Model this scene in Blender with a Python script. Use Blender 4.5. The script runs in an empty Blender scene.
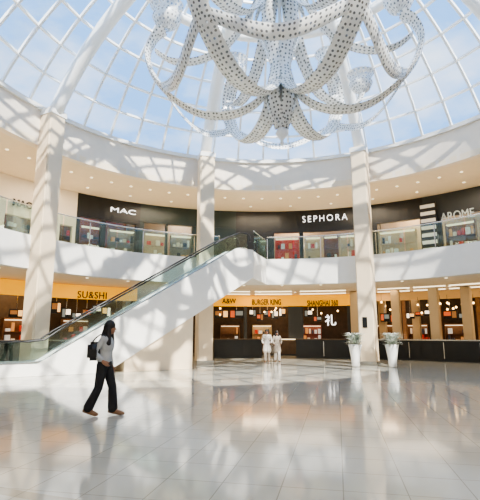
import bpy, bmesh, math, random
from mathutils import Vector, Matrix
random.seed(4)
T=math.radians(10.45); CT,ST=math.cos(T),math.sin(T); F=450.0; CH=1.5
CX,CY=1.3,13.1
sc=bpy.context.scene
def ray(u,v):
    x=(u-240)/F; y=(250-v)/F
    return Vector((x,CT-y*ST,ST+y*CT))
def circ(u,v,R):
    d=ray(u,v); a=d.x**2+d.y**2; b=-2*(d.x*CX+d.y*CY); c=CX*CX+CY*CY-R*R
    t=(-b+math.sqrt(b*b-4*a*c))/(2*a)
    p=Vector((0,0,CH))+d*t
    return math.atan2(p.x-CX,p.y-CY),p
def A(u,R,v=225): return circ(u,v,R)[0]
def P(a,R,z=0): return Vector((CX+R*math.sin(a),CY+R*math.cos(a),z))
# ---------------- materials
def M(name,col,rough=.5,metal=0,em=0,emcol=None,noise=.05,scale=3,bump=0):
    m=bpy.data.materials.new(name); m.use_nodes=True; nt=m.node_tree; b=nt.nodes['Principled BSDF']
    tc=nt.nodes.new('ShaderNodeTexCoord'); n=nt.nodes.new('ShaderNodeTexNoise'); n.inputs['Scale'].default_value=scale
    nt.links.new(tc.outputs['Object'],n.inputs['Vector'])
    mx=nt.nodes.new('ShaderNodeMix'); mx.data_type='RGBA'
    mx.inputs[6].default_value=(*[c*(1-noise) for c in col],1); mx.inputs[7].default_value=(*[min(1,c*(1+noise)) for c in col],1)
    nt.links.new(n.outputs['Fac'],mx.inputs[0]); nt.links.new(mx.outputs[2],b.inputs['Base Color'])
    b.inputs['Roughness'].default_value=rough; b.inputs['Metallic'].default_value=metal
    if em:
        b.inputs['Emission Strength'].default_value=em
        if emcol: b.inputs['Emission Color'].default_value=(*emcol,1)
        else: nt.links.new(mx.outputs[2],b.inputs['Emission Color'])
    if bump:
        bp=nt.nodes.new('ShaderNodeBump'); bp.inputs['Strength'].default_value=bump
        nt.links.new(n.outputs['Fac'],bp.inputs['Height']); nt.links.new(bp.outputs['Normal'],b.inputs['Normal'])
    return m
def glass(name,col,refl=.5,add=.03,rough=.02):
    m=bpy.data.materials.new(name); m.use_nodes=True; nt=m.node_tree; nt.nodes.clear()
    o=nt.nodes.new('ShaderNodeOutputMaterial'); t=nt.nodes.new('ShaderNodeBsdfTransparent'); g=nt.nodes.new('ShaderNodeBsdfGlossy')
    t.inputs[0].default_value=(*col,1); g.inputs['Roughness'].default_value=rough; g.inputs[0].default_value=(.85,.95,.97,1)
    lw=nt.nodes.new('ShaderNodeLayerWeight'); lw.inputs[0].default_value=.35
    ma=nt.nodes.new('ShaderNodeMath'); ma.operation='MULTIPLY_ADD'; ma.inputs[1].default_value=refl; ma.inputs[2].default_value=add
    nt.links.new(lw.outputs['Fresnel'],ma.inputs[0]); mx=nt.nodes.new('ShaderNodeMixShader')
    nt.links.new(ma.outputs[0],mx.inputs[0]); nt.links.new(t.outputs[0],mx.inputs[1]); nt.links.new(g.outputs[0],mx.inputs[2])
    nt.links.new(mx.outputs[0],o.inputs[0]); return m
WHITE=M('white_paint',(.79,.78,.75),.55); WARMW=M('warm_white_plaster',(.81,.73,.63),.6)
CREAM=M('cream_ceiling',(.82,.71,.55),.7); STONE=M('cream_stone',(.76,.63,.46),.4,scale=1.5,noise=.12)
STEELW=M('white_steel',(.92,.94,.94),.4); BLACK=M('black_gloss',(.012,.014,.016),.3); DARK=M('charcoal',(.03,.035,.038),.4)
DGREEN=M('dark_green_panel',(.02,.035,.035),.3)
CHROME=M('brushed_steel',(.6,.62,.62),.25,1); STEP=M('step_grey',(.42,.44,.44),.5); RUB=M('black_rubber',(.02,.022,.024),.4)
YEL=M('yellow_sign',(.90,.42,.01),.5,em=.6); AMB=M('amber_bulkhead',(.55,.33,.12),.5,em=.25)
LIT=M('lit_white',(1,.86,.62),.4,em=1.8); SIGNW=M('sign_white',(1,1,1),.4,em=2.0); BLT=M('black_letter',(.01,.01,.01),.7)
WOOD=M('wood_panel',(.22,.11,.05),.5,noise=.3,scale=6); DKB=M('dark_brown',(.08,.05,.028),.5,noise=.4,scale=4); TAN=M('tan_column',(.60,.46,.28),.5); RED=M('red_panel',(.55,.05,.03),.4,em=.25)
BEI=M('beige_interior',(.58,.43,.29),.6,em=.22); GREYI=M('grey_interior',(.36,.30,.25),.5,em=.1); MAROON=M('maroon_interior',(.26,.08,.05),.5,em=.12)  # emission in the interior colours stands in for shop lighting
GLOW=M('warm_glow',(1,.62,.25),.4,em=7)
SKIN=M('skin',(.30,.16,.10),.5); SKIN2=M('skin_light',(.22,.11,.07),.5); HAIR=M('black_hair',(.012,.01,.01),.6,noise=.3,scale=30)
CLOTHB=M('black_cloth',(.014,.015,.018),.85,noise=.2,scale=20); CLOTHG=M('pale_grey_cloth',(.42,.43,.43),.85,scale=15,noise=.15)
CLOTHW=M('white_cloth',(.46,.43,.40),.85,scale=9,noise=.35); CLOTHC=M('beige_cloth',(.28,.24,.20),.85,scale=9,noise=.35)
BAGM=M('black_leather',(.012,.012,.014),.35); SHOEM=M('brown_sandal',(.2,.11,.06),.5)
POTM=M('white_ceramic',(.80,.81,.79),.25); LEAF=M('silver_leaf',(.42,.48,.40),.6,noise=.5,scale=10); LEAF2=M('white_leaf',(.80,.82,.76),.6)
RAILG=glass('rail_glass',(.84,.94,.92),.35,.03); DOMEG=glass('dome_glass',(.93,.96,.98),.1,.01); SHOPG=glass('shop_glass',(.90,.94,.94),.2,.015)
ESCG=glass('escalator_glass',(.90,.96,.95),.4,.06)
def floor_mat():
    m=bpy.data.materials.new('polished_tile'); m.use_nodes=True; nt=m.node_tree; b=nt.nodes['Principled BSDF']
    tc=nt.nodes.new('ShaderNodeTexCoord'); mp=nt.nodes.new('ShaderNodeMapping'); mp.inputs['Rotation'].default_value[2]=math.radians(12)
    br=nt.nodes.new('ShaderNodeTexBrick'); br.offset=0; br.inputs['Scale'].default_value=1; br.inputs['Brick Width'].default_value=.6; br.inputs['Row Height'].default_value=.6
    br.inputs['Mortar Size'].default_value=.006; br.inputs['Color1'].default_value=(.53,.51,.44,1); br.inputs['Color2'].default_value=(.49,.47,.40,1); br.inputs['Mortar'].default_value=(.32,.30,.25,1)
    nt.links.new(tc.outputs['Object'],mp.inputs[0]); nt.links.new(mp.outputs[0],br.inputs[0])
    sub=nt.nodes.new('ShaderNodeVectorMath'); sub.operation='DISTANCE'; sub.inputs[1].default_value=(CX,CY,0)
    nt.links.new(tc.outputs['Object'],sub.inputs[0])
    cr=nt.nodes.new('ShaderNodeValToRGB'); cr.color_ramp.interpolation='CONSTANT'
    dv=nt.nodes.new('ShaderNodeMath'); dv.operation='DIVIDE'; dv.inputs[1].default_value=20; nt.links.new(sub.outputs['Value'],dv.inputs[0]); nt.links.new(dv.outputs[0],cr.inputs[0])
    el=cr.color_ramp.elements; el[0].position=0; el[0].color=(1,1,1,1); el[1].position=.452; el[1].color=(.78,.74,.68,1)
    for p,c in((.46,(1,1,1,1)),(.56,(.72,.68,.62,1)),(.575,(1,1,1,1))):
        e=el.new(p); e.color=c
    mu=nt.nodes.new('ShaderNodeMix'); mu.data_type='RGBA'; mu.blend_type='MULTIPLY'; mu.inputs[0].default_value=1
    nt.links.new(br.outputs['Color'],mu.inputs[6]); nt.links.new(cr.outputs[0],mu.inputs[7])
    n=nt.nodes.new('ShaderNodeTexNoise'); n.inputs['Scale'].default_value=1.3; n.inputs['Detail'].default_value=5
    nt.links.new(tc.outputs['Object'],n.inputs[0])
    mr=nt.nodes.new('ShaderNodeMapRange'); mr.inputs[3].default_value=.05; mr.inputs[4].default_value=.12; nt.links.new(n.outputs[0],mr.inputs[0]); nt.links.new(mr.outputs[0],b.inputs['Roughness'])
    nt.links.new(mu.outputs[2],b.inputs['Base Color']); b.inputs['IOR'].default_value=1.75
    return m
def perf_mat():
    m=bpy.data.materials.new('perforated_silver'); m.use_nodes=True; nt=m.node_tree; b=nt.nodes['Principled BSDF']
    b.inputs['Metallic'].default_value=.2; b.inputs['Roughness'].default_value=.33
    uv=nt.nodes.new('ShaderNodeTexCoord')
    sp=nt.nodes.new('ShaderNodeVectorMath'); sp.operation='SCALE'; sp.inputs['Scale'].default_value=1/.13
    vo=nt.nodes.new('ShaderNodeTexVoronoi'); vo.inputs['Scale'].default_value=1; vo.inputs['Randomness'].default_value=.4; vo.voronoi_dimensions='2D'
    nt.links.new(uv.outputs['UV'],sp.inputs[0]); nt.links.new(sp.outputs[0],vo.inputs['Vector'])
    gt=nt.nodes.new('ShaderNodeMath'); gt.operation='GREATER_THAN'; gt.inputs[1].default_value=.25
    nt.links.new(vo.outputs['Distance'],gt.inputs[0])
    mx=nt.nodes.new('ShaderNodeMix'); mx.data_type='RGBA'; mx.inputs[6].default_value=(.2,.21,.22,1); mx.inputs[7].default_value=(.85,.86,.85,1)  # hole dots coloured dark for the shaded inside of the ribbons
    nt.links.new(gt.outputs[0],mx.inputs[0]); nt.links.new(mx.outputs[2],b.inputs['Base Color'])
    mr=nt.nodes.new('ShaderNodeMapRange'); mr.inputs[3].default_value=.6; mr.inputs[4].default_value=1
    nt.links.new(gt.outputs[0],mr.inputs[0]); nt.links.new(mr.outputs[0],b.inputs['Alpha'])
    return m
PERF=perf_mat()
# ---------------- object helpers
def tag(o,label=None,cat=None,kind=None,group=None):
    if label: o['label']=label
    if cat: o['category']=cat
    if kind: o['kind']=kind
    if group: o['group']=group
    return o
def empty(name,loc,label,cat,rot=0,group=None):
    e=bpy.data.objects.new(name,None); e.location=loc; e.rotation_euler[2]=rot; e.empty_display_size=.2
    sc.collection.objects.link(e); return tag(e,label,cat,group=group)
def mk(name,bm,mat,parent=None,world=True,smooth=False,label=None,cat=None,kind=None,group=None,me=None,norm=True):
    if me is None:
        if norm: bmesh.ops.recalc_face_normals(bm,faces=bm.faces)
        me=bpy.data.meshes.new(name); bm.to_mesh(me); bm.free()
    me.materials.clear(); me.materials.append(mat)
    if smooth:
        for p in me.polygons: p.use_smooth=True
    o=bpy.data.objects.new(name,me); sc.collection.objects.link(o)
    if parent:
        o.parent=parent
        if world:
            o.matrix_parent_inverse=(Matrix.Translation(parent.location)@Matrix.Rotation(parent.rotation_euler[2],4,'Z')).inverted()
    elif kind!='structure':
        vs=[v.co for v in me.vertices]
        c=Vector(((min(v.x for v in vs)+max(v.x for v in vs))/2,(min(v.y for v in vs)+max(v.y for v in vs))/2,min(v.z for v in vs)))
        me.transform(Matrix.Translation(-c)); o.location=c
    return tag(o,label,cat,kind,group)
def box(bm,c,s,rz=0):
    m=Matrix.Translation(c)@Matrix.Rotation(rz,4,'Z')@Matrix.Diagonal((s[0],s[1],s[2],1))
    bmesh.ops.create_cube(bm,size=1,matrix=m)
def arc(bm,a0,a1,r0,r1,z0,z1,n=None):
    n=n or max(2,int(abs(a1-a0)/math.radians(2.5))+1)
    rings=[]
    for i in range(n+1):
        a=a0+(a1-a0)*i/n
        rings.append([bm.verts.new(P(a,r,z)) for r,z in((r0,z0),(r1,z0),(r1,z1),(r0,z1))])
    for i in range(n):
        for k in range(4):
            bm.faces.new((rings[i][k],rings[i][(k+1)%4],rings[i+1][(k+1)%4],rings[i+1][k]))
    bm.faces.new(rings[0]); bm.faces.new(rings[-1])
def tube(bm,pts,r,n=8,closed=False,rot0=0):
    pts=[Vector(p) for p in pts]; rings=[]; N=len(pts); ref=None
    for i,p in enumerate(pts):
        if closed: d=pts[(i+1)%N]-pts[i-1]
        else: d=pts[min(i+1,N-1)]-pts[max(i-1,0)]
        d.normalize()
        if ref is None:
            ref=Vector((0,0,1)) if abs(d.z)<.9 else Vector((0,1,0))
        x=(ref-d*ref.dot(d)); 
        if x.length<1e-4: x=d.orthogonal()
        x.normalize(); ref=x; y=d.cross(x)
        rr=r[i] if isinstance(r,(list,tuple)) else r
        rings.append([bm.verts.new(p+(x*math.cos(rot0+2*math.pi*k/n)+y*math.sin(rot0+2*math.pi*k/n))*rr) for k in range(n)])
    for i in range(N if closed else N-1):
        a,b=rings[i],rings[(i+1)%N]
        for k in range(n): bm.faces.new((a[k],a[(k+1)%n],b[(k+1)%n],b[k]))
    if not closed: bm.faces.new(rings[0]); bm.faces.new(rings[-1])
def poly(bm,pts,axis_vec):
    a=[bm.verts.new(p) for p in pts]; b=[bm.verts.new(Vector(p)+axis_vec) for p in pts]; n=len(pts)
    bm.faces.new(a); bm.faces.new(b[::-1])
    for i in range(n): bm.faces.new((a[i],a[(i+1)%n],b[(i+1)%n],b[i]))
def lathe(bm,prof,c,n=24):
    rings=[[bm.verts.new(Vector(c)+Vector((r*math.cos(2*math.pi*k/n),r*math.sin(2*math.pi*k/n),z))) for k in range(n)] for r,z in prof]
    for i in range(len(prof)-1):
        for k in range(n): bm.faces.new((rings[i][k],rings[i][(k+1)%n],rings[i+1][(k+1)%n],rings[i+1][k]))
    bm.faces.new(rings[0]); bm.faces.new(rings[-1])
def text_mesh(body,width,ext=.03,bold=.0,maxh=None,space=1):
    cu=bpy.data.curves.new('t','FONT'); cu.body=body; cu.extrude=ext; cu.align_x='CENTER'; cu.offset=bold; cu.space_character=space
    o=bpy.data.objects.new('t',cu); sc.collection.objects.link(o)
    bpy.context.view_layer.update()
    me=bpy.data.meshes.new_from_object(o.evaluated_get(bpy.context.evaluated_depsgraph_get()))
    bpy.data.objects.remove(o)
    xs=[v.co.x for v in me.vertices]; ys=[v.co.y for v in me.vertices]
    w=max(xs)-min(xs); s=width/w
    sy=s if not maxh else maxh/(max(ys)-min(ys))
    me.transform(Matrix.Diagonal((s,sy,1,1))@Matrix.Translation((-(max(xs)+min(xs))/2,-(max(ys)+min(ys))/2,0)))
    return me
def text_at(body,u0,u1,v,R,mat,parent,name='lettering',bold=.0,h=None,space=1):
    a0,_=circ(u0,v,R); a1,_=circ(u1,v,R); a,p=circ((u0+u1)/2,v,R)
    w=(P(a1,R)-P(a0,R)).length
    me=text_mesh(body,w,.03,bold,h,space)
    me.transform(Matrix.Translation(p)@Matrix.Rotation(-a,4,'Z')@Matrix.Rotation(math.pi/2,4,'X'))
    return mk(name,None,mat,parent,me=me)
d2r=math.radians
# ---------------- shell
bm=bmesh.new(); bmesh.ops.create_circle(bm,cap_ends=True,radius=24.5,segments=96,matrix=Matrix.Translation((CX,CY,0)))
mk('floor',bm,floor_mat(),kind='structure',label='polished cream floor tiles reflecting the daylight')
bm=bmesh.new(); arc(bm,-math.pi,math.pi,24.2,24.5,0,9.5,96); mk('wall_outer',bm,WARMW,kind='structure')
RI=10.95
bm=bmesh.new(); arc(bm,-math.pi,math.pi,RI,24.4,9.34,9.6,128); mk('ceiling_upper',bm,CREAM,kind='structure')
bm=bmesh.new(); arc(bm,-math.pi,math.pi,RI,RI+.35,9.30,10.9,160); mk('wall_drum',bm,WARMW,kind='structure',label='curved white drum wall below the glass dome')
bm=bmesh.new(); arc(bm,-math.pi,math.pi,RI-.12,RI+.4,10.88,11.08,160); mk('trim_1',bm,WHITE,kind='structure')
SA=d2r(152)
bm=bmesh.new(); arc(bm,-SA,SA,RI+.02,24.3,4.15,5.3,128); mk('ceiling_lower',bm,CREAM,kind='structure',label='gallery slab with cream underside')
bm=bmesh.new(); arc(bm,-SA,SA,RI-.06,RI+.3,4.05,5.42,128); mk('trim_2',bm,WHITE,kind='structure',label='curved white gallery edge band')
bm=bmesh.new(); poly(bm,[(.62,21.35,4.07),(1.5,24.2,4.07),(-1.15,24.0,4.07),(-1.15,22.6,4.07),(-.2,22.4,4.07)],Vector((0,0,1.33)))
mk('trim_3',bm,WHITE,kind='structure',label='white landing joining escalator and gallery')
# ---------------- dome
RB=10.95; RISE=6.5; SR=(RB*RB+RISE*RISE)/(2*RISE); SZ=11.0+RISE-SR; PH0=math.asin(RB/SR)
def dome(a,ph,off=0): return Vector((CX+(SR+off)*math.sin(ph)*math.sin(a),CY+(SR+off)*math.sin(ph)*math.cos(a),SZ+(SR+off)*math.cos(ph)))
NM=48; NR=9; PH1=math.radians(6)
bm=bmesh.new(); rg=[]
for j in range(NR+1):
    ph=PH0+(PH1-PH0)*j/NR; rg.append([bm.verts.new(dome(2*math.pi*i/NM,ph)) for i in range(NM)])
for j in range(NR):
    for i in range(NM): bm.faces.new((rg[j][i],rg[j][(i+1)%NM],rg[j+1][(i+1)%NM],rg[j+1][i]))
bm.faces.new(rg[-1])
mk('window_1',bm,DOMEG,kind='structure',label='glass dome skylight panes')
bm=bmesh.new()
for i in range(NM):
    stop=PH1 if i%2==0 else PH0+(PH1-PH0)*6/NR
    tube(bm,[dome(2*math.pi*i/NM,PH0+(stop-PH0)*j/14,-.03) for j in range(15)],.075,4,rot0=math.pi/4)
for j in range(1,NR+1):
    ph=PH0+(PH1-PH0)*j/NR
    tube(bm,[dome(2*math.pi*i/NM,ph,-.03) for i in range(NM)],.07,4,True,rot0=math.pi/4)
mk('trim_4',bm,STEELW,kind='structure',label='thin white steel grid of the dome')
cols=[(6.2,22.1),(-1.8,22.8),(-8.1,18.1)]
ca=[math.atan2(x-CX,y-CY) for x,y in cols]
ra=ca+[ca[0]+d2r(46),ca[0]+d2r(92),ca[2]-d2r(45),ca[2]-d2r(90),ca[0]+d2r(138)]
for k,a in enumerate(ra):
    bm=bmesh.new(); tube(bm,[dome(a,PH0+(d2r(5)-PH0)*j/20,-.46) for j in range(21)],.30,14)
    mk('trim_%d'%(5+k),bm,STEELW,smooth=True,kind='structure',label='thick curved white dome rib')
bm=bmesh.new(); tube(bm,[dome(2*math.pi*i/96,d2r(31),-.46) for i in range(96)],.2,12,True); mk('trim_13',bm,STEELW,smooth=True,kind='structure',label='white ring tube bracing the dome')
# ---------------- columns
for k,((x,y),a) in enumerate(zip(cols,ca)):
    r=empty('column',(x,y,0),['square cream stone column beside the potted plants','square cream stone column behind the escalator top','square cream stone column beside the escalator foot'][k],'column',rot=-a)
    w=.76
    bm=bmesh.new(); box(bm,(0,0,5.49),(w,w,10.9)); bmesh.ops.bevel(bm,geom=[e for e in bm.edges if abs(e.verts[0].co.z-e.verts[1].co.z)>5],offset=.05,segments=3,affect='EDGES')
    mk('shaft',bm,STONE,r,False)
    bm=bmesh.new(); box(bm,(0,0,.09),(w+.06,w+.06,.18)); mk('plinth',bm,CHROME,r,False)
    bm=bmesh.new(); box(bm,(0,0,10.78),(w+.06,w+.06,.24)); mk('capital',bm,WHITE,r,False)
    if k==0:
        bm=bmesh.new(); box(bm,(-.05,-w/2-.012,2.0),(.22,.02,.5)); mk('notice_plate',bm,BLACK,r,False)
# ---------------- railing
rl=empty('balcony_railing',P(0,RI+.1,5.42),'curved teal glass balustrade with steel rail on the gallery edge','railing')
g0,g1=d2r(-12.5),d2r(1)
for (s,e) in((-d2r(120),g0),(g1,d2r(120))):
    n=int((e-s)*RI/1.35); 
    for i in range(n):
        a0=s+(e-s)*i/n+.003; a1=s+(e-s)*(i+1)/n-.003
        bm=bmesh.new(); arc(bm,a0,a1,RI+.1,RI+.115,5.43,6.62,3); mk('glass_pane',bm,RAILG,rl)
        if i%2==0:
            bm=bmesh.new(); box(bm,P(a0-.003,RI+.15,6.0),(.04,.04,1.16),-a0); mk('post',bm,CHROME,rl)
    bm=bmesh.new(); tube(bm,[P(s+(e-s)*i/80,RI+.11,6.66) for i in range(81)],.03,8); mk('handrail',bm,CHROME,rl,smooth=True)
lr=empty('landing_railing',(1.2,22.7,5.4),'teal glass balustrade around the escalator landing','railing')
def straight_rail(p,q,par):
    p=Vector(p);q=Vector(q);d=q-p;n=max(1,round(d.length/1.3)); rz=math.atan2(d.y,d.x)
    for i in range(n):
        c=p+d*(i+.5)/n; bm=bmesh.new(); box(bm,c+Vector((0,0,.5)),(d.length/n-.04,.015,.96),rz); mk('glass_pane',bm,RAILG,par)
    bm=bmesh.new(); tube(bm,[p+Vector((0,0,1.03)),q+Vector((0,0,1.03))],.03); mk('handrail',bm,CHROME,par)
straight_rail((.68,21.6,5.4),(1.42,23.95,5.4),lr)
straight_rail((-1.1,22.7,5.4),(-1.1,23.8,5.4),lr)
# ---------------- escalator (local frame)
EA=d2r(32); E=empty('escalator',(-7.8,15.96,0),'white-clad escalator with glass sides and black handrails','escalator',rot=EA)
S0=.75;S1=9.05;SE=9.95;Z0=.42;Z1=5.42;SL=(Z1-Z0)/(S1-S0);W=1.25
def ex(pts,y0,y1,bm): poly(bm,[(s,y0,z) for s,z in pts],Vector((0,y1-y0,0)))
SU=SE-4.085/SL
prof=[(-2.6,0.005),(-2.6,Z0),(S0,Z0),(S1,Z1),(SE,Z1),(SE,4.09),(SU,0.005)]
bm=bmesh.new(); ex(prof,0,.2,bm); ex(prof,W-.2,W,bm)
prof2=[(-2.6,0.02),(-2.6,.1),(S0+.5,.1),(S1+.4,Z1-.35),(SE,Z1-.35),(SE,4.11),(SU+.03,0.02)]
ex(prof2,.2,W-.2,bm); mk('cladding',bm,WHITE,E,False)
bm=bmesh.new(); ex([(3.92,0.005),(6.86,0.005),(6.86,(6.86-SU)*SL+.02),(3.92,max(.01,(3.92-SU)*SL+.02))],.08,W-.08,bm); mk('support_pier',bm,STONE,E,False)
for i in range(21):
    s=S0+.35+i*.25/SL; z=.2+i*.25
    if z>5.25: break
    bm=bmesh.new(); box(bm,(s,W/2,z-.05),(.41,W-.42,.24)); mk('step',bm,STEP,E,False)
GH=.74
for y in(.1,W-.1):
    lo=[(-2.2,Z0),(S0-.3,Z0),(S0+.2,Z0+.06)]+[(S0+(S1-S0)*t,Z0+(Z1-Z0)*t) for t in(.08,.3,.5,.7,.92)]+[(S1+.2,Z1),(SE-.3,Z1)]
    bm=bmesh.new(); vs=[]
    for s,z in lo:
        vs.append([bm.verts.new((s,yy,zz)) for yy,zz in((y-.008,z-.03),(y+.008,z-.03),(y+.008,z+GH),(y-.008,z+GH))])
    for i in range(len(vs)-1):
        for k in range(4): bm.faces.new((vs[i][k],vs[i][(k+1)%4],vs[i+1][(k+1)%4],vs[i+1][k]))
    bm.faces.new(vs[0]);bm.faces.new(vs[-1]); mk('glass_balustrade',bm,ESCG,E,False)
    hp=[(-2.3,y,Z0+.1),(-2.5,y,Z0+.3),(-2.45,y,Z0+.6)]+[(s,y,z+GH+.04) for s,z in lo]+[(SE-.16,y,Z1+.7),(SE-.1,y,Z1+.55),(SE-.14,y,Z1+.42)]
    bm=bmesh.new(); tube(bm,hp,.035,8); mk('handrail',bm,RUB,E,False,smooth=True)
    bm=bmesh.new(); tube(bm,[(s,y,z+.03) for s,z in lo],.035,6); mk('deck_trim',bm,CHROME,E,False)
# ---------------- storefront helper
def shop(name,u0,u1,ops,R,z0,z1,zo,mat,label,bandmat=None,back=None,glassy=True,vv=225,sill=0,depth=3.2):
    am=A((u0+u1)/2,R,vv); r=empty(name,P(am,R,z0),label,'shop front')
    bm=bmesh.new(); arc(bm,A(u0,R,vv),A(u1,R,vv),R,R+.25,zo,z1-.01); mk('fascia',bm,bandmat or mat,r)
    cur=u0
    for (a,b) in list(ops)+[(u1,u1)]:
        if a>cur+.3:
            bm=bmesh.new(); arc(bm,A(cur,R,vv),A(a,R,vv),R+.02,R+.27,z0+.005,zo); mk('pier',bm,mat,r)
        if b>a and glassy:
            bm=bmesh.new(); arc(bm,A(a,R,vv),A(b,R,vv),R+.1,R+.115,z0+.01+sill,zo); mk('shop_window',bm,SHOPG,r)
        cur=b
    if back:
        bm=bmesh.new(); arc(bm,A(u0,R,vv)+.002,A(u1,R,vv)-.002,R+depth,R+depth+.15,z0+.005,z1-.01); mk('back_wall',bm,back,r)
    return r
R2=15.5
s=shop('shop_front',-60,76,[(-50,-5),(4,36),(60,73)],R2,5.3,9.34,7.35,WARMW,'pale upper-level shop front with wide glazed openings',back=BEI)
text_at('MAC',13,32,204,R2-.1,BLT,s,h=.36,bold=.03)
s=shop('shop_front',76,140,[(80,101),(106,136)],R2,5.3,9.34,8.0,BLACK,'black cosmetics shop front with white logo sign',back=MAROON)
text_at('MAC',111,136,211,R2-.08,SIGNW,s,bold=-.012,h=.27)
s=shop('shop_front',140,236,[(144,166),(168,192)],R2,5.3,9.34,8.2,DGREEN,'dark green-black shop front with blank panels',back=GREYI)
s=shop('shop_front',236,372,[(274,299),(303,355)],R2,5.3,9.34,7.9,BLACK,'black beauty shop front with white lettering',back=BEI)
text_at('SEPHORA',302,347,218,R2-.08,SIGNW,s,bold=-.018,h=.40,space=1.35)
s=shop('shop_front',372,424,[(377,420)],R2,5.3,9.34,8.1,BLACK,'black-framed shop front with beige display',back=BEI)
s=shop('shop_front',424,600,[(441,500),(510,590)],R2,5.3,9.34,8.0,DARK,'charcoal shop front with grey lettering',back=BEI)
text_at('AROME',440,474,215,R2-.08,M('grey_letter',(.45,.5,.5),.4,em=.2),s,h=.5)
SW=M('stripe_white',(.75,.75,.73),.5)
a=A(429,R2-.3,225); r=empty('banner_sign',P(a,R2-.3,5.3),'tall black and white striped sign panel','sign')
bm=bmesh.new(); box(bm,P(a,R2-.3,7.1),(.9,.12,3.5),-a); mk('panel',bm,BLACK,r)
for i in range(8):
    bm=bmesh.new(); box(bm,P(a,R2-.38,8.65-i*.42),(.8,.05,.2),-a); mk('stripe',bm,SW,r)
prodm=[M('prod%d'%i,c,.5,em=.4) for i,c in enumerate([(.6,.05,.03),(.8,.66,.48),(.05,.05,.06),(.75,.35,.12),(.8,.78,.72)])]  # goods glow a little, in place of light falling on the shelves
SHL=M('glow_board',(1,.80,.55),.5,em=1.5)  # emission put into top boards and worktops to make them look lit
def shelf(u,R,z,w,mat,label,v=240,nsh=4,h=2.6,prods=True,grp='shop goods'):
    a=A(u,R,v); r=empty('display_shelf',P(a,R,z),label,'shelf',rot=-a)
    bm=bmesh.new(); box(bm,(0,.2,h/2),(w,.06,h)); mk('back_panel',bm,mat,r,False)
    for sx in(-1,1):
        bm=bmesh.new(); box(bm,(sx*w/2,0,h/2),(.05,.4,h)); mk('side_panel',bm,mat,r,False)
    for i in range(nsh):
        zz=.3+i*(h-.4)/(nsh-1); bm=bmesh.new(); box(bm,(0,-.01,zz),(w-.06,.36,.04)); mk('shelf_board',bm,SHL if i==nsh-1 else mat,r,False)
        if prods and i>=nsh-3 and i<nsh-1:
            x=-w/2+.15
            while x<w/2-.2:
                bw=random.uniform(.12,.3); bh=random.uniform(.15,.5)
                if random.random()<.75:
                    loc=Matrix.Rotation(-a,4,'Z')@Vector((x+bw/2,-.05,zz+.02+bh/2))+P(a,R,z)
                    bm=bmesh.new(); box(bm,loc,(bw*.85,.15,bh),-a); bmesh.ops.bevel(bm,geom=bm.edges[:],offset=.012,segments=1,affect='EDGES')
                    mk('product_box',bm,random.choice(prodm),label='small boxed shop product on a display shelf',cat='box',group=grp)
                x+=bw+.04
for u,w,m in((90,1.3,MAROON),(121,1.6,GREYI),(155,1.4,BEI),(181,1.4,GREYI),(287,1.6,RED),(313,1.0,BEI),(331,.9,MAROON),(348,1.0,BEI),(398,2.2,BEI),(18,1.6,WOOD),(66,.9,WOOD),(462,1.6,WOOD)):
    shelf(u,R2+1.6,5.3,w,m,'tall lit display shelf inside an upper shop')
# ---------------- ground floor
RG=15.4
s=shop('food_stall',-60,137,[(-50,40),(46,132)],RG,0,4.1,3.35,DARK,'food stall with yellow sign band and black lettering',bandmat=YEL,back=DKB,glassy=False,vv=300)
text_at('SU&SHI',78,107,295,RG-.08,BLT,s,bold=.0,h=.38,space=1.1)
def counter(u0,u1,R,label,h=1.15,top=CHROME,body=BLACK,v=345):
    a0,a1=A(u0,R,v),A(u1,R,v); r=empty('service_counter',P((a0+a1)/2,R,0),label,'counter')
    bm=bmesh.new(); arc(bm,a0,a1,R,R+.6,.1,h-.06); mk('front',bm,body,r)
    bm=bmesh.new(); arc(bm,a0,a1,R+.05,R+.55,.003,.1); mk('toe_kick',bm,DARK,r)
    bm=bmesh.new(); arc(bm,a0-.002,a1+.002,R-.05,R+.65,h-.06,h); mk('worktop',bm,top,r)
    n=max(1,int((a1-a0)*R/1.5))
    for i in range(1,n):
        a=a0+(a1-a0)*i/n; bm=bmesh.new(); box(bm,P(a,R-.012,h/2),(.04,.02,h-.3),-a); mk('panel_joint',bm,CHROME,r)
counter(-40,120,RG+.6,'dark counter of the yellow-signed food stall')
counter(214,262,15.0,'long dark low counter beside the food court entrance',top=DKB)
counter(296,352,15.0,'long dark low counter fronting the food court',top=DKB)
counter(376,520,15.0,'long black gloss counter behind the potted plants')
RK=18.8
s=shop('food_stall',196,300,[(212,244),(247,288)],RK,0,4.12,3.35,DARK,'burger stall with yellow band and black lettering',bandmat=YEL,back=DKB,glassy=False,vv=310)
text_at('BURGER KING',252,281,302,RK-.12,BLT,s,bold=.02,h=.40)
text_at('A&W',222,236,301,RK-.12,BLT,s,bold=.02,h=.36)
s=shop('food_stall',300,372,[(303,347)],RK,0,4.12,3.35,DARK,'chinese food stall with yellow band and black lettering',bandmat=YEL,back=DKB,glassy=False,vv=310)
text_at('SHANGHAI 360',307,338,303,RK-.12,BLT,s,bold=.02,h=.40)
text_at('礼',325,336,320,RK+.3,SIGNW,s,bold=.01)
s=shop('food_stall',372,600,[(374,402),(405,436),(440,476),(480,590)],RK,0,4.12,3.6,WOOD,'wood-fronted food stall with warm lit openings',bandmat=AMB,back=DKB,glassy=False,vv=310,depth=4.2)
counter(200,296,RK-.5,'lit service counter of the burger stall',1.1,SHL,DKB,v=335)
counter(300,346,RK-.5,'service counter of the chinese food stall',1.1,SHL,MAROON,v=335)
counter(378,520,RK-.5,'wooden service counter with warm light',1.1,SHL,WOOD,v=335)
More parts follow.
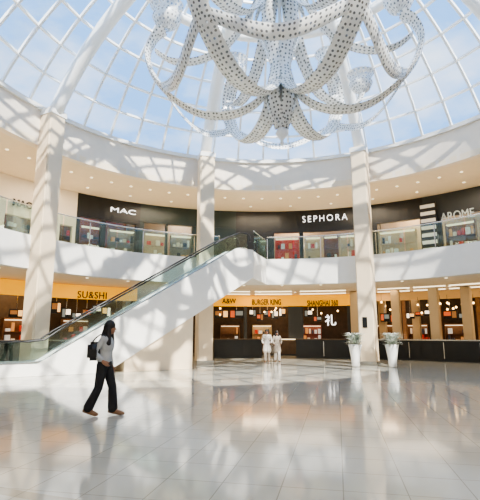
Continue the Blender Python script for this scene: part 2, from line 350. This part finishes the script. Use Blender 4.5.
mcol=[M('menu%d'%i,c,.4,em=e) for i,(c,e) in enumerate([((1,.58,.22),1.1),((.6,.12,.04),.7),((1,.85,.65),1.6),((.3,.14,.05),.6),((.20,.24,.24),.6)])]
for (u0,u1,dz) in((214,244,.1),(249,286,.2),(304,322,.15),(380,400,0),(406,434,.2),(443,474,.1),(8,38,.1),(50,130,.1)):
    R=RK+1.4 if u0>200 else RG+1.6; vv=318; a0=A(u0,R,vv);a1=A(u1,R,vv); n=max(2,int((a1-a0)*R/random.uniform(.45,.75)))
    for i in range(n):
        a=a0+(a1-a0)*(i+.5)/n; w=(a1-a0)*R/n-.06; hh=random.uniform(.3,.7); z=2.35+dz+random.uniform(-.2,.15)
        r=empty('menu_board',P(a,R,z),'glowing menu board above a stall counter','sign',rot=-a,group='menu boards over the food stalls')
        k=random.randrange(5); sx=random.choice((-1,1))
        bm=bmesh.new(); box(bm,(0,0,hh/2),(w,.06,hh)); mk('frame',bm,BLACK,r,False)
        bm=bmesh.new(); box(bm,(-w*.2*sx,-.035,hh*.6),(w*.5,.02,hh*.5)); mk('screen',bm,mcol[k],r,False)
        bm=bmesh.new(); box(bm,(w*.28*sx,-.035,hh*.5),(w*.3,.02,hh*.75)); mk('price_panel',bm,mcol[(k+2)%5],r,False)
        bm=bmesh.new(); box(bm,(0,0,(4.1-z+hh)/2),(.03,.03,4.1-z-hh)); mk('hanger',bm,CHROME,r,False)
for u,w,m in((230,1.4,WOOD),(262,1.4,TAN),(311,1.5,MAROON),(388,1.5,WOOD),(418,1.3,WOOD),(456,1.3,WOOD)):
    shelf(u,RK+2.6,0,w,m,'dark lit shelf of food goods inside a stall',v=330,h=2.1,grp='food goods')
for u,w,m in((18,1.6,WOOD),(75,1.5,WOOD)):
    shelf(u,RG+2.6,0,w,m,'dark lit shelf of food goods inside a stall',v=320,h=2.3,grp='food goods')
for u,R in((398,17.2),(437,16.6),(356,17.2),(209,17.3),(384,20.8),(418,20.6),(470,17.5)):
    a=A(u,R,340); r=empty('column',P(a,R,0),'square tan column inside the food court','column',rot=-a)
    bm=bmesh.new(); box(bm,(0,0,2.07),(.5,.5,4.1)); bmesh.ops.bevel(bm,geom=bm.edges[:],offset=.03,segments=2,affect='EDGES'); mk('shaft',bm,TAN,r,False)
    bm=bmesh.new(); box(bm,(0,0,.1),(.56,.56,.2)); mk('plinth',bm,CHROME,r,False)
for R in(15.9,17.9):
    for (u0,u1) in((216,250),(255,292),(300,346),(378,410),(414,446),(450,490)):
        a0,a1=A(u0,R,300),A(u1,R,300); bm=bmesh.new(); arc(bm,a0,a1,R,R+.10,4.09,4.15)
        mk('linear_lamp',bm,LIT,label='slim warm linear light on the food court ceiling',cat='lamp',group='linear lights on the food court ceiling')
kit=None
for i in range(34):
    u=random.choice([random.uniform(378,478),random.uniform(378,478),random.uniform(216,345)])
    R=random.uniform(19.2,20.2) if u<360 else random.uniform(16.2,21.5)
    a=A(u,R,305); z=random.uniform(2.7,3.6)
    r=empty('pendant_lamp',P(a,R,z),'small glowing warm globe pendant lamp in the food court','lamp',group='globe pendant lamps')
    if kit is None:
        bm=bmesh.new(); lathe(bm,[(.0001,-.06),(.045,-.045),(.06,0),(.045,.045),(.015,.07)],(0,0,0),12); g=mk('globe',bm,GLOW,r,False,smooth=True)
        bm=bmesh.new(); tube(bm,[(0,0,.06),(0,0,.5)],.01,6); kit=(g,mk('cord',bm,RUB,r,False))
    else:
        for q in kit:
            c=q.copy(); c.parent=r; sc.collection.objects.link(c)
dl=None
def downlight(p,grp,label):
    global dl
    if dl is None:
        bm=bmesh.new(); lathe(bm,[(.05,.03),(.075,0),(.055,-.01),(.0001,-.008)],(0,0,0),16); dl=mk('downlight',bm,LIT,smooth=False,label=label,cat='lamp',group=grp); dl.location=p
    else:
        c=dl.copy(); c.location=p; c['group']=grp; c['label']=label; sc.collection.objects.link(c)
for i in range(-17,18):
    downlight(P(d2r(i*5),12.6,9.32),'downlights in the upper ceiling','round recessed downlight in the upper cream ceiling')
    if i%2: downlight(P(d2r(i*5+2.5),14.3,9.32),'downlights in the upper ceiling','round recessed downlight in the upper cream ceiling')
    if i%2: downlight(P(d2r(i*5),12.4,4.13),'downlights under the gallery','round recessed downlight under the gallery')
    if i%2==0: downlight(P(d2r(i*4),16.8,4.13),'downlights under the gallery','round recessed downlight under the gallery')
# ---------------- planters
def plant(x,y,sd,label):
    random.seed(sd); r=empty('potted_plant',(x,y,0),label,'plant')
    bm=bmesh.new(); lathe(bm,[(.15,0.002),(.17,.05),(.2,.4),(.27,.85),(.31,.98),(.29,1.0),(.25,.93),(.24,.88)],(0,0,0),28); mk('pot',bm,POTM,r,False,smooth=True)
    for nm,mt,N in(('foliage',LEAF,210),('pale_foliage',LEAF2,190)):
        bm=bmesh.new()
        for i in range(N):
            a=random.uniform(0,6.28); out=random.uniform(.05,.6); h=random.uniform(.08,.62); w=random.uniform(.025,.05)
            d=Vector((math.cos(a),math.sin(a),0)); t=Vector((-d.y,d.x,0)); prev=None
            for j in range(6):
                q=j/5; c=d*(.04+out*q**1.3)+Vector((0,0,.9+h*math.sin(q*1.9))); ww=w*(math.sin(math.pi*min(.98,q*.8+.2)))
                cur=(bm.verts.new(c-t*ww),bm.verts.new(c+t*ww))
                if prev: bm.faces.new((prev[0],prev[1],cur[1],cur[0]))
                prev=cur
        mk(nm,bm,mt,r,False,norm=False)
plant(5.2,20.8,1,'tall white vase with pale spiky grass plant beside a column')
plant(6.8,20.6,2,'tall white vase with bushy pale green plant')
# ---------------- chandelier
C=empty('chandelier',(CX,CY,7.2),'giant silver perforated-ribbon chandelier hanging from the dome','chandelier')
def cr(pts,n=8):
    pts=[Vector(p) for p in pts]; out=[]
    for i in range(len(pts)-1):
        p0=pts[max(i-1,0)];p1=pts[i];p2=pts[i+1];p3=pts[min(i+2,len(pts)-1)]
        for k in range(n):
            t=k/n; out.append(.5*((2*p1)+(p2-p0)*t+(2*p0-5*p1+4*p2-p3)*t*t+(3*p1-p0-3*p2+p3)*t**3))
    out.append(pts[-1]); return out
def ribbon(bm,pts,side,w,bow=.06):
    uvl=bm.loops.layers.uv.new('UVMap'); N=len(pts)
    for sg in(-1,1):
        L=0; prev=None
        for i,p in enumerate(pts):
            if i: L+=(p-pts[i-1]).length
            ww=w(i/(N-1)) if callable(w) else w
            sd=side[i] if isinstance(side,list) else side
            d=(pts[min(i+1,N-1)]-pts[max(i-1,0)]).normalized(); nrm=d.cross(sd).normalized()
            cur=[(bm.verts.new(p+sd*ww*x+nrm*(sg*bow*(1-4*x*x))),(x*ww+5+sg*2,L)) for x in(-.5,-.3,0,.3,.5)]
            if prev:
                for k in range(4):
                    f=bm.faces.new((prev[k][0],prev[k+1][0],cur[k+1][0],cur[k][0]))
                    for lp,c in zip(f.loops,(prev[k][1],prev[k+1][1],cur[k+1][1],cur[k][1])): lp[uvl].uv=c
                    f.smooth=True
            prev=cur
def rp(a,prof): return [Vector((r*math.sin(a),r*math.cos(a),z-7.2)) for r,z in prof]
def cup(a,r,z,s=1,cand=True):
    bm=bmesh.new(); uvl=bm.loops.layers.uv.new('UVMap'); c=Vector((r*math.sin(a),r*math.cos(a),z-7.2)); pr=[(.08,-.45),(.3,-.3),(.42,-.05),(.36,.15),(.5,.35)]; n=20; rings=[]
    L=0
    for i,(q,h) in enumerate(pr):
        if i: L+=math.hypot(q-pr[i-1][0],h-pr[i-1][1])
        rings.append([(bm.verts.new(c+Vector((q*s*math.cos(2*math.pi*k/n),q*s*math.sin(2*math.pi*k/n),h*s))),(k/n*2.5,L)) for k in range(n+1)])
    for i in range(len(pr)-1):
        for k in range(n):
            fr=(rings[i][k],rings[i][k+1],rings[i+1][k+1],rings[i+1][k])
            f=bm.faces.new([x[0] for x in fr]); f.smooth=True
            for lp,x in zip(f.loops,fr): lp[uvl].uv=x[1]
    mk('drip_cup',bm,PERF,C,False,norm=False)
    if cand:
        bm=bmesh.new(); lathe(bm,[(.09,-.2),(.1,.55),(.07,.6),(.0001,.72)],c,12); mk('candle',bm,STEELW,C,False,smooth=True)
NA=6
for k in range(NA):
    a=2*math.pi*k/NA+d2r(-84); sd=Vector((math.cos(a),-math.sin(a),0))
    bm=bmesh.new(); ribbon(bm,cr(rp(a,[(.3,9.3),(.8,8.65),(1.6,8.3),(2.6,8.4),(3.5,9.0),(4.15,9.8),(4.4,10.6),(4.2,11.2),(3.85,11.5)])),sd,.60,.09); mk('outer_arm',bm,PERF,C,False,norm=False)
    cup(a,3.8,12.0,1.15)
    bm=bmesh.new(); ribbon(bm,cr(rp(a,[(.5,13.2),(.95,11.9),(1.7,10.8),(2.6,10.3),(3.5,10.3),(4.1,10.7)])),sd,.46,.07); mk('sweeping_arm',bm,PERF,C,False,norm=False)
    b=a+math.pi/NA; sb=Vector((math.cos(b),-math.sin(b),0))
    if k in(2,):
        bm=bmesh.new(); ribbon(bm,cr(rp(b,[(.3,11.6),(.8,10.2),(1.5,9.3),(2.4,9.0),(3.0,9.3),(3.2,9.7)])),sb,.42,.06); mk('inner_arm',bm,PERF,C,False,norm=False)
        cup(b,3.2,10.1,.95,False)
    pts=[];sds=[]
    for j in range(29):
        t=j/28; aa=a+2*math.pi/NA*t; z=9.4-.75*math.sin(math.pi*t); r=3.85-.45*math.sin(math.pi*t)
        pts.append(Vector((r*math.sin(aa),r*math.cos(aa),z-7.2))); sds.append(Vector((math.sin(aa)*.5,math.cos(aa)*.5,.86)).normalized())
    bm=bmesh.new(); ribbon(bm,pts,sds,.40,.04); mk('swag',bm,PERF,C,False,norm=False)
    bm=bmesh.new(); ribbon(bm,cr(rp(a,[(.06,7.75),(.26,8.1),(.45,8.7),(.4,9.3),(.3,9.9),(.55,10.7),(.8,11.5),(.55,12.3),(.35,13.0),(.4,13.8)])),sd,.42,.03); mk('stem_ribbon',bm,PERF,C,False,norm=False)
bm=bmesh.new(); lathe(bm,[(.02,0),(.07,.08),(.04,.16),(.12,.28),(.2,.4),(.1,.6)],(0,0,0),16); mk('finial',bm,STEELW,C,False,smooth=True)
bm=bmesh.new(); tube(bm,[(0,0,.4),(0,0,17.4-7.2)],.06,8); mk('suspension_rod',bm,STEELW,C,False)
# ---------------- people
def caps(bm,p0,p1,r0,r1,n=14):
    p0=Vector(p0);p1=Vector(p1);d=(p1-p0); 
    if d.length<1e-5: d=Vector((0,0,1e-3))
    d.normalize(); x=d.orthogonal().normalized(); y=d.cross(x); st=[]
    for k in range(1,4): t=math.pi/2*k/4; st.append((p0-d*r0*math.cos(t),r0*math.sin(t)))
    st.append((p0,r0)); st.append((p1,r1))
    for k in range(3,0,-1): t=math.pi/2*k/4; st.append((p1+d*r1*math.cos(t),r1*math.sin(t)))
    rings=[[bm.verts.new(c+(x*math.cos(2*math.pi*k/n)+y*math.sin(2*math.pi*k/n))*r) for k in range(n)] for c,r in st]
    for i in range(len(rings)-1):
        for k in range(n): bm.faces.new((rings[i][k],rings[i][(k+1)%n],rings[i+1][(k+1)%n],rings[i+1][k]))
    bm.faces.new(rings[0][::-1]); bm.faces.new(rings[-1])
def ell(bm,c,r,n=16):
    bmesh.ops.create_uvsphere(bm,u_segments=n,v_segments=n//2+2,radius=1,matrix=Matrix.Translation(c)@Matrix.Diagonal((*r,1)))
def fuse(bm,vox,sm=2):
    me=bpy.data.meshes.new('f'); bmesh.ops.recalc_face_normals(bm,faces=bm.faces); bm.to_mesh(me); bm.free()
    o=bpy.data.objects.new('f',me); sc.collection.objects.link(o)
    m=o.modifiers.new('r','REMESH'); m.mode='VOXEL'; m.voxel_size=vox
    s=o.modifiers.new('s','SMOOTH'); s.factor=.5; s.iterations=sm
    bpy.context.view_layer.update()
    r=bpy.data.meshes.new_from_object(o.evaluated_get(bpy.context.evaluated_depsgraph_get())); bpy.data.objects.remove(o)
    return r
def hand(bm,w,d,lat,nrm):
    w=Vector(w);d=Vector(d).normalized();lat=Vector(lat).normalized();nrm=Vector(nrm).normalized()
    for i in(-1,0,1): caps(bm,w+lat*.012*i,w+d*.085+lat*.026*i,.018,.016,10)
    for i,l in enumerate((.036,.042,.039,.03)):
        p=w+d*.09+lat*(.031-.021*i); q=p+d*l+nrm*.008; e=q+d*l*.6+nrm*.024
        caps(bm,p-d*.02,q,.0095,.009,8); caps(bm,q,e,.009,.008,8)
    t=w+d*.025+lat*.028; q=t+d*.035+lat*.03+nrm*.01; caps(bm,t,q,.013,.011,8); caps(bm,q,q+d*.03+lat*.006+nrm*.008,.011,.009,8)
def figure(loc,rot,J,skin,label,top,bottom,hairm,shoem,topkind='top',hair='long',scale=1,vox=.009,group=None):
    r=empty('person',loc,label,'person',rot=rot); r.scale=(scale,)*3
    V={k:Vector(v) for k,v in J.items()}
    h=V['head']
    bm=bmesh.new()
    ell(bm,V['pel'],(.11,.155,.12)); ell(bm,V['pel'].lerp(V['chest'],.5),(.095,.13,.17)); ell(bm,V['chest'],(.11,.155,.17))
    caps(bm,V['chest']+Vector((0,-.12,.12)),V['chest']+Vector((0,.12,.12)),.06,.06)
    caps(bm,V['chest']+Vector((-.01,0,.12)),h+Vector((-.02,0,-.04)),.058,.05)
    ell(bm,h+Vector((-.005,0,.02)),(.093,.074,.105)); ell(bm,h+Vector((.035,0,-.045)),(.055,.05,.065))
    caps(bm,h+Vector((.085,0,.015)),h+Vector((.108,0,-.015)),.009,.014,8)
    for sy in(-1,1): ell(bm,h+Vector((-.005,sy*.078,-.005)),(.018,.01,.03),8)
    caps(bm,h+Vector((.082,-.018,-.05)),h+Vector((.082,.018,-.05)),.009,.009,8)
    for sd in'RL':
        caps(bm,V['sh'+sd],V['el'+sd],.047,.036); caps(bm,V['el'+sd],V['wr'+sd],.036,.025)
        caps(bm,V['hip'+sd],V['kn'+sd],.085,.055); caps(bm,V['kn'+sd],V['an'+sd],.055,.036)
        caps(bm,V['an'+sd],V['toe'+sd],.04,.03); caps(bm,V['an'+sd],V['an'+sd]+Vector((-.05,0,-.02)),.035,.03)
        dd=V['wr'+sd]-V['el'+sd]; s=1 if sd=='L' else -1
        hand(bm,V['wr'+sd],dd,Vector((1,0,.3)),Vector((0,-s,0)))
    mk('body',None,skin,r,False,smooth=True,me=fuse(bm,vox))
    for sy in(-1,1):
        bm=bmesh.new(); ell(bm,h+Vector((.083,sy*.03,.012)),(.009,.013,.008),8); mk('eye',bm,BLT,r,False,smooth=True)
    bm=bmesh.new(); ell(bm,h+Vector((.088,0,-.05)),(.008,.022,.006),8); mk('mouth',bm,MAROON,r,False)
    bm=bmesh.new(); ell(bm,h+Vector((-.015,0,.055)),(.108,.094,.105)); caps(bm,h+Vector((-.05,0,.03)),h+Vector((-.08,0,-.1)),.085,.075)
    if hair=='long':
        caps(bm,h+Vector((-.07,0,-.08)),h+Vector((-.10,0,-.26)),.09,.095); caps(bm,h+Vector((-.10,0,-.26)),h+Vector((-.13,.0,-.44)),.09,.045)
        for sy in(-1,1): caps(bm,h+Vector((-.01,sy*.07,0)),h+Vector((-.0,sy*.10,-.28)),.045,.06)
    mk('hair',None,hairm,r,False,smooth=True,me=fuse(bm,.01))
    bm=bmesh.new()
    ell(bm,V['chest'],(.132,.175,.185)); ell(bm,V['pel'].lerp(V['chest'],.5),(.12,.152,.19))
    caps(bm,V['chest']+Vector((0,-.12,.11)),V['chest']+Vector((0,.12,.11)),.075,.075)
    caps(bm,V['pel']+Vector((0,-.045,.06)),V['pel']+Vector((0,.045,.06)),.128,.128)
    for sd in'RL':
        caps(bm,V['sh'+sd],V['el'+sd],.066,.055); caps(bm,V['el'+sd],V['el'+sd].lerp(V['wr'+sd],.85),.055,.045)
    if topkind=='robe':
        f=(V['anR']+V['anL'])/2
        for sy in(-1,1): caps(bm,V['pel']+Vector((0,sy*.05,0)),Vector((f.x,sy*.09,.6)),.13,.15)
    mk('shirt' if topkind!='robe' else 'robe',None,top,r,False,smooth=True,me=fuse(bm,.012,3))
    bm=bmesh.new(); ell(bm,V['pel'],(.128,.165,.12))
    for sd in'RL':
        caps(bm,V['hip'+sd],V['kn'+sd],.105,.08); k=V['kn'+sd].lerp(V['an'+sd],.93); caps(bm,V['kn'+sd],k,.078,.092)
    mk('trousers',None,bottom,r,False,smooth=True,me=fuse(bm,.012,3))
    for sd in'RL':
        bm=bmesh.new(); a=V['an'+sd];t=V['toe'+sd]; caps(bm,a+Vector((-.06,0,-.03)),t+Vector((0,0,-.012)),.038,.036); caps(bm,t.lerp(a,.4)+Vector((0,0,-.008)),t+Vector((.04,0,-.012)),.042,.03)
        mk('shoe',None,shoem,r,False,smooth=True,me=fuse(bm,.008))
    return r
J1=dict(pel=(0,0,.95),chest=(.03,0,1.27),head=(.08,0,1.585),
 shR=(.02,-.17,1.39),elR=(-.12,-.22,1.14),wrR=(.04,-.23,1.0),shL=(.03,.17,1.39),elL=(.0,.22,1.12),wrL=(.07,.2,.88),
 hipR=(-.01,-.08,.92),knR=(-.06,-.09,.50),anR=(-.24,-.09,.13),toeR=(-.10,-.09,.05),
 hipL=(.01,.08,.92),knL=(.14,.09,.51),anL=(.17,.09,.1),toeL=(.33,.09,.045))
figure((-2.55,8.72,0),d2r(-4),J1,SKIN,'person with long black hair in pale top and black trousers walking',CLOTHG,CLOTHB,HAIR,SHOEM)
B=empty('shoulder_bag',(-2.70,8.50,1.0),'black leather shoulder bag hanging at the walking person\'s hip','bag')
bm=bmesh.new(); box(bm,(0,0,.17),(.23,.12,.34)); bmesh.ops.bevel(bm,geom=bm.edges[:],offset=.05,segments=4,affect='EDGES'); mk('bag_body',bm,BAGM,B,False,smooth=True)
bm=bmesh.new(); box(bm,(0,-.065,.13),(.16,.03,.15)); bmesh.ops.bevel(bm,geom=bm.edges[:],offset=.01,segments=2,affect='EDGES'); mk('front_pocket',bm,BAGM,B,False)
bm=bmesh.new(); tube(bm,[(-.04,0,.32),(.02,-.01,.40),(.10,.02,.47),(.18,.03,.47),(.20,.04,.42),(.14,.03,.36),(.07,0,.32)],.013,6); mk('strap',bm,BAGM,B,False)
def JW(st): return dict(pel=(0,0,.95),chest=(.0,0,1.27),head=(.02,0,1.585),
 shR=(0,-.17,1.39),elR=(-.02,-.25,1.13),wrR=(.12,-.2,.98),shL=(0,.17,1.39),elL=(.0,.26,1.13),wrL=(.14,.2,1.0),
 hipR=(0,-.08,.92),knR=(.04*st+.04,-.09,.5),anR=(.12*st,-.09,.1),toeR=(.12*st+.15,-.09,.045),
 hipL=(0,.08,.92),knL=(-.04*st+.04,.09,.5),anL=(-.12*st,.09,.1),toeL=(-.12*st+.15,.09,.045))
figure((1.42,24.3,0),d2r(-95),JW(1),SKIN2,'person in long white robe walking beside a companion',CLOTHW,CLOTHC,HAIR,SHOEM,'robe','short',.98,.014)
figure((1.96,24.4,0),d2r(-82),JW(-1),SKIN2,'person in loose beige clothes with long dark hair',CLOTHC,CLOTHW,HAIR,SHOEM,'robe','long',.94,.014)
# ---------------- lights
def area(loc,size,pw,col,rot=(0,0,0)):
    l=bpy.data.lights.new('fill_light','AREA'); l.size=size; l.energy=pw; l.color=col
    o=bpy.data.objects.new('fill_light',l); o.location=loc; o.rotation_euler=rot; sc.collection.objects.link(o)
    return tag(o,'added fill light under the ceiling','lamp')
for a in range(-75,90,25):  # added fill lamps brightening the food court, gallery and upper shops
    area(P(d2r(a),17.2,4.1),2.2,75,(1,.74,.46))
    area(P(d2r(a+4),20.6,4.1),1.6,40,(1,.74,.46))
    area(P(d2r(a+10),12.9,4.1),3.0,55,(1,.84,.64))
    area(P(d2r(a),13.2,9.28),2.4,140,(1,.82,.60))
    area(P(d2r(a+8),17.6,9.2),1.6,120,(1,.76,.54))
for x,y in((-4,-5),(6,-5),(1,-8)): area((x,y,9.2),5,480,(1,.96,.9))  # added fill lamps, unseen behind the camera
sl=bpy.data.lights.new('sun','SUN'); sl.energy=11.5; sl.angle=d2r(.8); sl.color=(1,.93,.82)
so=bpy.data.objects.new('sun',sl); so.rotation_euler=Vector((-.33,.72,-.74)).to_track_quat('-Z','Y').to_euler(); sc.collection.objects.link(so)
w=bpy.data.worlds.new('sky'); sc.world=w; w.use_nodes=True; nt=w.node_tree; bg=nt.nodes['Background']
tc=nt.nodes.new('ShaderNodeTexCoord'); n=nt.nodes.new('ShaderNodeTexNoise'); n.inputs['Scale'].default_value=2.6; n.inputs['Detail'].default_value=6; n.inputs['Roughness'].default_value=.55
mp=nt.nodes.new('ShaderNodeMapping'); mp.inputs['Scale'].default_value=(1,1,2); nt.links.new(tc.outputs['Generated'],mp.inputs[0]); nt.links.new(mp.outputs[0],n.inputs[0])
cr_=nt.nodes.new('ShaderNodeValToRGB'); cr_.color_ramp.elements[0].position=.47; cr_.color_ramp.elements[0].color=(.21,.45,.87,1); cr_.color_ramp.elements[1].position=.74; cr_.color_ramp.elements[1].color=(.95,.97,1,1)
nt.links.new(n.outputs[0],cr_.inputs[0]); nt.links.new(cr_.outputs[0],bg.inputs[0]); bg.inputs[1].default_value=2.1
sc.view_settings.view_transform='AgX'
try: sc.view_settings.look='AgX - Medium High Contrast'
except Exception as e: print(e)
sc.view_settings.exposure=.12
# ---------------- camera
cd=bpy.data.cameras.new('camera'); cd.sensor_fit='HORIZONTAL'; cd.sensor_width=36; cd.lens=F/480*36; cd.clip_end=300
co=bpy.data.objects.new('camera',cd); co.location=(0,0,CH); co.rotation_euler=(math.pi/2+T,0,0); sc.collection.objects.link(co); sc.camera=co
